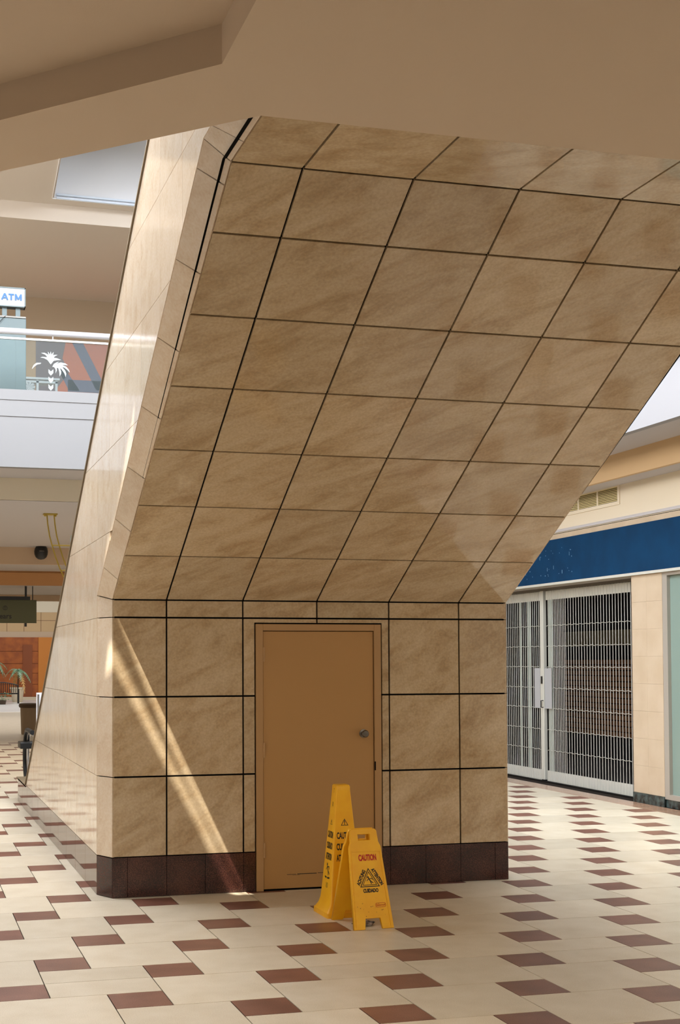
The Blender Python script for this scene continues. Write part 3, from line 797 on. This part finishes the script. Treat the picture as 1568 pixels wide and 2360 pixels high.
# tiled pillar
pl = empty('pillar', (xw, 14.45, 0), 'beige tiled pier with black marble foot between gate and window', kind='structure')
PO = -Vector(pl.location)
MB().box(xw + .006, xw + .21, 14.10, 14.79, 0, 2.872).build('pillar_core', M['joint_side'], pl).location += PO
for a, b in ((14.10, 14.445), (14.445, 14.79)):
    for k in range(8):
        z0 = 0.126 + k * 0.3433
        slab('tile', [(-b, z0), (-a, z0), (-a, z0 + .3433), (-b, z0 + .3433)], PO + Vector((xw, 0, 0)), (0, -1, 0), (0, 0, 1), 0.001, 0.012, M['pillar'], pl)
MB().box(xw, xw + .2, 14.785, 14.79, 0.126, 2.87).build('pillar_edge', M['pillar'], pl).location += PO
struct('baseboard_right', MB().box(xw - .012, xw + .2, 14.10, 14.79, 0, .125).box(xw + .02, xw + .2, 5, 14.10, 0, .10), M['marble_black'])
# papered window right of the pillar
wn = empty('window_1', (xw, 13.0, 0.1), 'aluminium framed shop window covered in pale green paper', kind='structure')
WO = -Vector(wn.location)
fw = MB().box(xw + .005, xw + .09, 14.0, 14.10, .1, 2.872).box(xw + .005, xw + .09, 10.0, 14.0, 2.83, 2.872).box(xw + .005, xw + .09, 10.0, 14.0, .1, .16).box(xw + .005, xw + .09, 9.9, 10.0, .1, 2.872)
fw.build('window_frame', M['alu'], wn).location += WO
MB().box(xw + .05, xw + .056, 10.0, 14.0, .16, 2.83).build('pane', M['teal_glass'], wn).location += WO
struct('wall_right_near', MB().box(xw, xw + .2, 4, 9.9, 0, 2.9).box(xw + .02, xw + .2, 4, 30, 2.872, 3.6), M['paint_cream'])
struct('wall_right_far', MB().box(xw + .0, xw + .2, 21.4, 62, 0, 3.6), M['paint_cream'])

# ------------------------------------------------------------------ far gallery across the atrium
YG = 17.32
gw = MB()
gw.box(-1.6, 7.95, YG, YG + .12, 4.375, 5.05).box(-1.6, 7.95, YG - .010, YG + .12, 5.05, 5.085).box(-1.6, 7.95, YG - .003, YG + .12, 5.085, 5.27).box(-1.6, 7.95, YG - .012, YG + .12, 5.27, 5.41)
struct('wall_gallery', gw, M['paint_fascia'])
struct('ceiling', MB().box(-1.6, 8.64, YG + .06, 18.40, 4.376, 4.41), M['paint_grey'])
struct('trim_7', MB().box(-1.6, 8.64, 18.36, 18.44, 4.07, 4.376), M['paint_cream'])
struct('ceiling', MB().box(-3, 9.2, 18.40, 26.0, 4.07, 4.12), M['paint_grey'])
struct('floor', MB().box(-3, 8, YG + .1, 24, 5.36, 5.405), M['tile'])
# glass rail
rl = empty('glass_railing', (2.5, YG + .03, 5.41), 'glass gallery railing with steel handrail and etched palm tree', 'railing')
RO = -Vector(rl.location)
for a in range(-1, 6):
    MB().box(a * 1.55 - .1, a * 1.55 + 1.445, YG + .02, YG + .032, 5.40, 6.085).build('glass_panel', M['rail_glass'], rl).location += RO
MB().box(-1.6, 7.9, YG + .012, YG + .04, 6.085, 6.112).build('top_channel', M['gate_plate'], rl).location += RO
MB().tube([Vector((-1.6, YG + .026, 6.195)) + RO, Vector((7.9, YG + .026, 6.195)) + RO], .042, 12).build('handrail', mat('satin_rail', S(205, 203, 206), 0.35, 0.35), rl, smooth=True)
for k in range(7): MB().box(1.94 + (k - 2) * 1.5 - .006, 1.94 + (k - 2) * 1.5 + .006, YG + .018, YG + .034, 6.11, 6.16).build('rail_post', M['steel'], rl).location += RO
# etched palm emblem
PALM = [[(660,1195),(620,1140),(575,1118),(525,1112),(555,1100),(600,1102),(615,1100),(590,1072),(535,1052),(580,1046),(618,1062),(632,1072),(620,1028),(642,1050),(648,1070),(660,1022),(674,1068),(680,1050),(700,1030),(692,1072),(715,1065),(752,1066),(715,1085),(700,1105),(740,1108),(800,1130),(750,1135),(700,1145)],
        [(680,1225),(700,1185),(740,1160),(770,1152),(735,1180),(790,1160),(850,1170),(885,1195),(840,1192),(810,1195),(860,1210),(895,1250),(908,1290),(870,1250),(830,1225),(812,1222),(845,1260),(862,1300),(855,1352),(835,1300),(800,1250),(780,1235),(798,1280),(795,1310),(775,1345),(772,1290),(758,1240),(740,1235),(742,1265),(722,1310),(725,1265),(715,1240),(700,1225)],
        [(420,1265),(440,1215),(480,1182),(540,1180),(530,1195),(490,1205),(450,1235),(430,1260)]]
for z in (1255, 1352, 1450): PALM.append([(632, z), (663, z + 30), (695, z), (695, z + 50), (663, z + 85), (632, z + 50)])
palm = [[((x - 660) * .00104, (1540 - y) * .00104) for x, y in P_] for P_ in PALM]
me = join_flat([curve_mesh([p]) for p in palm])
o = place('palm_emblem', me, M['decal'], rl, RO + Vector((1.912, YG + .0185, 5.415)), (1, 0, 0), (0, 0, 1)); o['label'] = 'frosted palm tree emblem etched on the glass'
# cash machine kiosk
atm = empty('cash_machine', (1.46, 18.5, 5.405), 'pale teal cash machine kiosk with white ATM sign on the gallery', 'cash machine')
AO = -Vector(atm.location)
bevel(MB().box(1.25, 1.665, 18.2, 18.9, 5.405, 6.60).build('kiosk_body', M['atm_teal'], atm), .01).location += AO
MB().box(1.245, 1.66, 18.19, 18.9, 6.60, 6.622).build('kiosk_lid', M['steel_dark'], atm).location += AO
MB().tube([Vector(p) + AO for p in [(1.26, 18.19, 6.45), (1.30, 18.18, 6.53), (1.36, 18.18, 6.60), (1.39, 18.2, 6.625)]], .004, 5).build('cable', M['black'], atm)
for a in (1.337, 1.523): MB().box(a, a + .064, 18.26, 18.32, 6.62, 6.77).build('sign_post', M['atm_teal'], atm).location += AO
MB().box(1.43, 1.465, 18.4, 18.44, 6.622, 6.68).build('aerial', M['black'], atm).location += AO
bevel(MB().box(1.27, 1.652, 18.22, 18.36, 6.765, 7.030).build('sign_box', M['atm_white'], atm), .006).location += AO
fr_ = MB()
for a in ((1.265, 1.657, 6.760, 6.775), (1.265, 1.657, 7.020, 7.035), (1.642, 1.657, 6.760, 7.035), (1.265, 1.28, 6.76, 7.035)): fr_.box(a[0], a[1], 18.214, 18.36, a[2], a[3])
fr_.build('sign_frame', M['atm_teal'], atm).location += AO
def stroke(P, t): return [poly_flat(bar(a[0], a[1], b[0], b[1], t)) for a, b in zip(P, P[1:])]
lets = stroke([(-.135, 0), (-.095, .09)], .021) + stroke([(-.095, .09), (-.055, 0)], .021) + stroke([(-.12, .03), (-.07, .03)], .017)
lets += stroke([(-.043, .081), (.033, .081)], .02) + stroke([(-.005, 0), (-.005, .08)], .021)
lets += stroke([(.056, 0), (.056, .09)], .021) + stroke([(.056, .088), (.093, .012)], .019) + stroke([(.093, .012), (.130, .088)], .019) + stroke([(.130, 0), (.130, .09)], .021)
place('sign_letters', join_flat(lets, 0.00008), M['atm_blue'], atm, AO + Vector((1.462, 18.2125, 6.852)), (1, 0, 0), (0, 0, 1))
# upper shop front with striped mural, seen through the glass
YM = 23.5
struct('wall_upper', MB().box(-6, 8, YM, YM + .1, 5.40, 8.4), M['paint_upper_wall'])
mu = empty('mural', (2.9, YM, 5.41), 'orange and slate striped mural wall behind the glass railing', 'mural')
MO = -Vector(mu.location)
MB().box(2.32, 4.6, YM - .034, YM - .006, 5.41, 7.62).build('mural_panel', M['mural_red'], mu).location += MO
MB().box(1.6, 2.32, YM - .03, YM - .006, 5.41, 7.62).build('mural_panel', M['mural_tan'], mu).location += MO
def stripe(P, m):
    MB().prism([Vector((x, YM - .0345, z)) + MO for x, z in P], (0, -.003, 0)).build('stripe', M[m], mu)
stripe([(2.32, 7.61), (2.86, 7.61), (2.80, 7.3), (2.92, 7.05), (2.70, 6.75), (2.60, 6.6), (2.32, 6.6)], 'mural_grey')
stripe([(2.97, 7.61), (3.17, 7.61), (3.62, 6.75), (3.42, 6.75)], 'mural_blue')
stripe([(2.68, 7.18), (2.80, 7.18), (3.12, 6.72), (2.92, 6.72)], 'mural_blue')
stripe([(2.90, 6.92), (3.7, 6.92), (3.7, 6.70), (2.90, 6.70)], 'mural_blue')
tb = empty('metal_table', (2.05, 20.0, 5.405), 'white metal table with round ornament on the gallery behind the glass', 'table')
TO = -Vector(tb.location)
MB().box(1.55, 2.34, 19.95, 20.4, 6.135, 6.165).build('table_top', M['atm_white'], tb).location += TO
MB().box(1.55, 2.31, 19.97, 20.0, 6.085, 6.115).build('apron', M['atm_white'], tb).location += TO
for a in (1.56, 1.985, 2.275): MB().box(a, a + .035, 19.97, 20.005, 5.405, 6.135).build('leg', M['atm_white'], tb).location += TO
on = MB()
for k in range(9):
    a = 2 * math.pi * k / 9; on.tube([Vector((1.88, 19.985, 6.01)) + TO, Vector((1.88 + .085 * math.cos(a), 19.985, 6.01 + .085 * math.sin(a))) + TO], [.012, .026], 6)
on.build('ornament', M['atm_white'], tb)

# ------------------------------------------------------------------ upper ceiling, skylight
ev = [(-8 + k * .5, 19.0 + 0.37 * (1 - ((-8 + k * .5 - 6) / 14) ** 2)) for k in range(0, 33)]
P = [(x, y) for x, y in ev] + [(8, YM), (-8, YM)]
up = MB().add([(x, y, 8.4) for x, y in P], [tuple(range(len(P)))])
for a, b in zip(ev, ev[1:]): up.add([(a[0], a[1], 8.4), (b[0], b[1], 8.4), (b[0], b[1], 8.66), (a[0], a[1], 8.66)], [(0, 1, 2, 3)])
struct('ceiling_upper', up, M['paint_upper'])
hole_l = [(2.03, 17.6), (2.14, 19.02)]
HOLE = [(2.05, 17.2), (2.145, 19.05), (7.9, 19.2), (7.9, 17.2)]
struct('ceiling_upper', MB().add([(-8, 17.2, 8.66), (2.05, 17.2, 8.66), (2.145, 19.05, 8.66), (7.9, 19.2, 8.66), (8, 19.4, 8.66), (-8, 19.4, 8.66)], [(0, 1, 2, 3, 4, 5)]), M['paint_upper'])
sk = empty('window_2', (4, 13, 9.6), 'roof light well over the escalator with pale trim', kind='structure')
KO = -Vector(sk.location)
wl = MB().add([(2.12, 19.06, 8.64), (7.9, 19.21, 8.64), (7.9, 19.21, 9.75), (2.12, 19.06, 9.75)], [(0, 1, 2, 3)])
wl.add([(2.12, 19.06, 8.64), (2.03, 17.2, 8.64), (2.03, 17.2, 9.75), (2.12, 19.06, 9.75)], [(0, 1, 2, 3)])
wl.build('well_wall', M['paint_well'], sk).location += KO
for z, t in ((8.645, .02), (8.69, .035)):
    MB().prism([Vector(p) + KO for p in [(2.18, 19.06, z), (7.9, 19.2, z), (7.9, 19.2 - t, z), (2.18, 19.06 - t, z)]], (0, 0, .028)).build('well_trim', M['trim_blue'], sk)
struct('roof', MB().box(-14, 15, 23.5, 34, 9.8, 9.9), M['paint_white'])

# unseen roof over the atrium: closed but for slots added to shape the sun streak
def to_roof(x, y, z, zr=9.8): t = (zr - z) / 2.485; return (x - 0.9 * t, y - 1.0 * t)
WALLPX = None
def wall_pt(x, z): return to_roof(x, YW, z)
slotA = [(1.436, 1.911), (1.60, 1.70), (1.97, 0.99), (2.21, 0.55), (2.47, 0.02), (2.60, -0.25), (2.66, -0.25), (2.53, 0.02), (2.28, 0.55), (2.045, 0.99), (1.83, 1.40), (1.64, 1.78), (1.50, 2.04)]
slotB = [(1.58, 2.20), (1.71, 1.86), (1.885, 1.44), (2.02, 1.12), (2.15, 0.84), (2.32, 0.51), (2.43, 0.30), (2.57, 0.02), (2.68, -0.25), (2.82, -0.25), (2.68, 0.02), (2.54, 0.30), (2.40, 0.53), (2.22, 0.84), (2.085, 1.12), (1.945, 1.44), (1.74, 1.92)]
me = curve_mesh([[(-14, -9), (15, -9), (15, 23.6), (-14, 23.6)], [wall_pt(*p) for p in slotA], [wall_pt(*p) for p in slotB]], 0.0, 0.0, 'roof')
o = link('roof', me, M['paint_white'], None, (0, 0, 9.8)); o['kind'] = 'structure'
# outer walls of the hall, out of view
struct('wall_left', MB().box(-9.2, -9, -9, 66, 0, 9.8), M['paint_cream'])
struct('wall_right_upper', MB().box(13, 13.2, -9, 34, 5.4, 9.8), M['paint_cream'])
struct('wall_back', MB().box(-9, 13, -9.2, -9, 0, 9.8), M['paint_cream'])

# ------------------------------------------------------------------ corridor under the gallery, far court
struct('trim_8', MB().box(-3, 9.2, 26.0, 26.1, 3.735, 4.07), M['brown_paint'])
struct('ceiling', MB().box(-3, 9.2, 26.05, 28.0, 3.736, 3.78), M['paint_grey'])
struct('trim_9', MB().box(-3, 9.2, 28.0, 28.1, 3.43, 3.74), M['fascia_wood'])
struct('ceiling', MB().box(-3, 9.2, 28.05, 32.0, 3.431, 3.47), M['paint_grey'])
struct('trim_10', MB().box(-3, 9.2, 32.0, 32.1, 3.28, 4.44), M['brown_paint'])
struct('ceiling', MB().box(-9, 9.2, 32.12, 45.3, 4.4, 4.44), M['paint_grey'])
struct('wall_left_corridor', MB().box(-3.2, -3, 18.4, 45.5, 0, 4.1), M['paint_cream'])
YF = 62.0
wf = struct('wall_far', MB().box(-9, 12, YF, YF + .2, 3.22, 4.14), M['paint_tan'])
struct('wall_far_upper', MB().box(-9, 12, YF - .02, YF + .2, 4.14, 8), M['paint_cream'])
struct('trim_11', MB().box(-9, 12, YF - .03, YF + .2, 2.95, 3.22), M['brown_paint'])
for x in (5.6, 6.4, 7.2, 4.8):
    MB().box(x, x + .02, YF - .004, YF, 3.22, 4.14).build('joint', M['joint_side'], wf).location -= wf.location
MB().box(4, 8, YF - .004, YF, 3.74, 3.76).build('joint', M['joint_side'], wf).location -= wf.location
sh = empty('wood_storefront', (5.5, YF, 0), 'orange wood panelled storefront at the far end of the corridor', 'storefront')
HO = -Vector(sh.location)
for k, (z0, z1) in enumerate(((0.15, 0.72), (0.74, 1.24), (1.26, 1.70), (1.72, 2.28), (2.30, 2.95))):
    MB().box(2, 6.28, YF - .06, YF, z0, z1).build('wood_panel', M['wood'], sh).location += HO
MB().box(2, 6.28, YF - .03, YF, 0, 2.95).build('panel_backing', M['wood_dark'], sh).location += HO
MB().box(5.55, 6.0, YF - .10, YF - .06, 0.1, 2.6).build('doorway', M['wood_mid'], sh).location += HO
MB().box(6.28, 7.6, YF - .12, YF, 0, 2.95).build('column', M['wood_light'], sh).location += HO
MB().box(2, 8, YF - .14, YF - .1, 0.0, 0.14).build('kick_board', M['planter'], sh).location += HO
struct('wall_court_left', MB().box(-9, -8.8, 45, 66, 0, 8), M['paint_white'])
struct('wall_court_right', MB().box(11.8, 12, 45, 66, 0, 8), M['paint_white'])
struct('ceiling', MB().box(-9, 12, 45.4, 66, 8.0, 8.1), M['paint_white'])
struct('wall_court_near', MB().box(-9, 12, 45.4, 45.5, 4.4, 8.0), M['paint_white'])

# speaker dome under the gallery ceiling
dm = empty('ceiling_speaker', (2.66, 25.75, 4.07), 'round black speaker dome hanging under the gallery ceiling', 'speaker')
MB().lathe([(0.10, 0), (0.125, -.04), (0.137, -.10), (0.130, -.16), (0.105, -.215), (0.06, -.25), (0.0, -.262)], (0, 0, 0), 24).build('speaker_shell', M['black'], dm, smooth=True)
MB().lathe([(0.062, -.10), (0.062, -.12), (0.0, -.13)], (0, -.09, 0.01), 16).build('speaker_cone', M['steel_dark'], dm, smooth=True)
# brass hanger with blue glass lamp
bh = empty('brass_pendant', (2.2, 20.0, 4.07), 'brass pendant lamp on two bowed rods near the parapet', 'lamp')
BO = -Vector(bh.location)
MB().box(2.10, 2.31, 19.93, 20.07, 4.05, 4.07).build('ceiling_plate', M['brass'], bh).location += BO
for a in (2.125, 2.285): MB().lathe([(.014, 0), (.016, -.02), (0, -.03)], Vector((a, 19.98, 4.05)) + BO, 8).build('bolt', M['brass'], bh)
for dx in (0, .11):
    pts = [(2.153 + dx, 4.06), (2.168 + dx, 3.9), (2.195 + dx, 3.73), (2.235 + dx, 3.58), (2.29 + dx, 3.40), (2.35 + dx, 3.24), (2.415 + dx, 3.10)]
    MB().tube([Vector((x, 20.0, z)) + BO for x, z in pts], .010, 6).build('rod', M['brass'], bh, smooth=True)
for x0, x1, z in ((2.235, 2.62, 3.585), (2.38, 2.60, 3.20)): MB().tube([Vector((x0, 20.0, z)) + BO, Vector((x1, 20.0, z)) + BO], .010, 6).build('cross_bar', M['brass'], bh)
MB().lathe([(.02, .16), (.06, .13), (.075, .06), (.07, -.02), (.045, -.14), (.03, -.2)], Vector((2.585, 20.0, 3.62)) + BO, 16).build('lamp_shade', M['lamp_glass'], bh, smooth=True)
# hanging direction sign
hs = empty('hanging_sign', (2.43, 28.3, 3.43), 'dark green hanging department store sign with arrow', 'sign')
NO = -Vector(hs.location)
MB().box(2.02, 2.827, 28.28, 28.32, 2.63, 3.13).build('sign_board', M['signgreen'], hs).location += NO
MB().box(1.7, 2.69, 28.27, 28.33, 3.13, 3.205).build('top_bar', M['black'], hs).location += NO
for a, t in ((2.575, .045), (2.735, .018)): MB().box(a, a + t, 28.29, 28.32, 3.13, 3.43).build('hanger', M['black'], hs).location += NO
MB().box(2.57, 2.62, 28.285, 28.315, 2.555, 2.63).build('hanger_foot', M['black'], hs).location += NO
place('sign_letters', text_mesh('Sears', 0.155, 1.0, 0.003), M['ink'], hs, NO + Vector((2.13, 28.278, 2.775)), (1, 0, 0), (0, 0, 1))
arrow = join_flat([curve_mesh([disc(0, 0, .05, 20), disc(0, 0, .040, 20)]), poly_flat(bar(0, -.035, 0, .02, .012)), poly_flat([(-.028, .0), (0, .034), (.028, .0), (.028, .014), (0, .046), (-.028, .014)])])
place('arrow', arrow, M['ink'], hs, NO + Vector((2.155, 28.278, 2.955)), (1, 0, 0), (0, 0, 1))
# litter bin
bn = empty('litter_bin', (3.07, 32.6, 0), 'brown litter bin with rolled rim beyond the escalator foot', 'bin')
MB().lathe([(.175, .005), (.182, .02), (.205, .62), (.205, .66)], (0, 0, 0), 24).build('bin_body', M['bin'], bn, smooth=True)
MB().lathe([(.205, .655), (.235, .67), (.245, .71), (.235, .755), (.19, .77), (.17, .74)], (0, 0, 0), 24).build('bin_rim', M['bin_dark'], bn, smooth=True)
# white notice board behind the parapet
wb = empty('notice_board', (2.2, 19.5, 0), 'white notice board standing behind the lower escalator parapet', 'board')
bevel(MB().box(-.25, .20, -.02, .02, .28, 1.335).build('board', M['white_board'], wb), .004)
for a in (-.2, .15): MB().box(a - .02, a + .02, -.12, .12, 0, .28).build('foot', M['steel'], wb)
# bench, planters and palms far down the corridor
YB = 57.0
bc = empty('bench', (4.2, YB, 0), 'black slatted metal bench in front of the cream planter', 'bench')
x0, x1 = 3.45, 4.93
def btop(x): return 0.90 - 0.14 * ((x - 4.19) / 0.74) ** 2
nsl = 17
for k in range(nsl):
    x = x0 + .03 + (x1 - x0 - .06) * k / (nsl - 1)
    MB().box(x - .013, x + .013, .0, .03, .46, btop(x)).build('slat', M['black'], bc).location -= Vector((4.2, 0, 0))
MB().tube([(x0 + (x1 - x0) * k / 12 - 4.2, .015, btop(x0 + (x1 - x0) * k / 12)) for k in range(13)], .022, 6).build('top_rail', M['black'], bc, smooth=True)
MB().box(x0 - 4.2, x1 - 4.2, -.42, .03, .40, .45).build('seat', M['black'], bc)
for x in (x0, x1 - .05):
    for yy in (-.42, -.02): MB().box(x - 4.2, x - 4.15, yy, yy + .05, 0, .78 if yy > -.1 else .62).build('leg', M['black'], bc)
def palm_plant(name, x, yv, h, label, nf, seed, spread):
    t = empty(name, (x, yv, 0), label, 'plant', 'potted palms down the corridor')
    random.seed(seed)
    pot = MB().lathe([(.20, 0), (.22, .02), (.30, .58), (.335, .60), (.335, .66), (.28, .66), (.26, .58)], (0, 0, 0), 20); pot.build('planter', M['planter'], t, smooth=True)
    MB().tube([(0, 0, .55), (.03, 0, .8), (.06, .02, h * .72)], [.05, .045, .035], 8).build('stem', M['trunk'], t, smooth=True)
    for k in range(nf):
        a = 2 * math.pi * k / nf + random.uniform(-.3, .3); up_ = random.uniform(.15, .45); L_ = spread * random.uniform(.8, 1.1)
        dry = k % 5 == 4
        if dry: up_ = -.1
        pts = []
        for q in range(13):
            u = q / 12; r = L_ * u
            pts.append(Vector((.06 + math.cos(a) * r, .02 + math.sin(a) * r, h * .72 + up_ * L_ * 2.2 * u - L_ * (1.25 if not dry else 1.9) * u * u)))
        V = []; F = []
        side = Vector((-math.sin(a), math.cos(a), 0))
        for q in range(12):
            for sgn in (-1, 1):
                p, p2 = pts[q], pts[q + 1]; wd = .15 * math.sin(math.pi * min(.12 + q / 12, 1)) + .03
                b = len(V); tip = p2 + side * sgn * wd + Vector((0, 0, -.05))
                V += [p - (p2 - p) * .2, p + (p2 - p) * .9, tip]; F.append((b, b + 1, b + 2))
        link('frond', mesh('frond', V, F), M['leaf_dry'] if dry else M['leaf'], t)
    return t
palm_plant('potted_palm', 5.02, 58.6, 1.95, 'palm in a cream planter right of the black bench', 11, 4, .55)
palm_plant('potted_palm', 3.95, 59.6, 2.3, 'taller palm behind the middle of the black bench', 12, 8, .75)
sp_ = empty('leafy_plant', (4.15, 55.6, 0), 'low leafy green plant in front of the bench', 'plant')
random.seed(21)
MB().lathe([(.12, 0), (.16, .18), (.15, .18), (.1, .15)], (0, 0, 0), 14).build('pot', M['bin_dark'], sp_, smooth=True)
V = []; F = []
for k in range(110):
    c = Vector((random.gauss(0, .15), random.gauss(0, .15), random.uniform(.15, .5))); a = random.uniform(0, 6.28); r = random.uniform(.04, .08)
    d1 = Vector((math.cos(a), math.sin(a), random.uniform(-.3, .5))) * r; d2 = Vector((-math.sin(a), math.cos(a), random.uniform(-.2, .2))) * r * .5
    b = len(V); V += [c - d1, c + d2, c + d1, c - d2]; F.append((b, b + 1, b + 2, b + 3))
o = link('foliage', mesh('foliage', V, F), M['leaf'], sp_); o['kind'] = 'stuff'
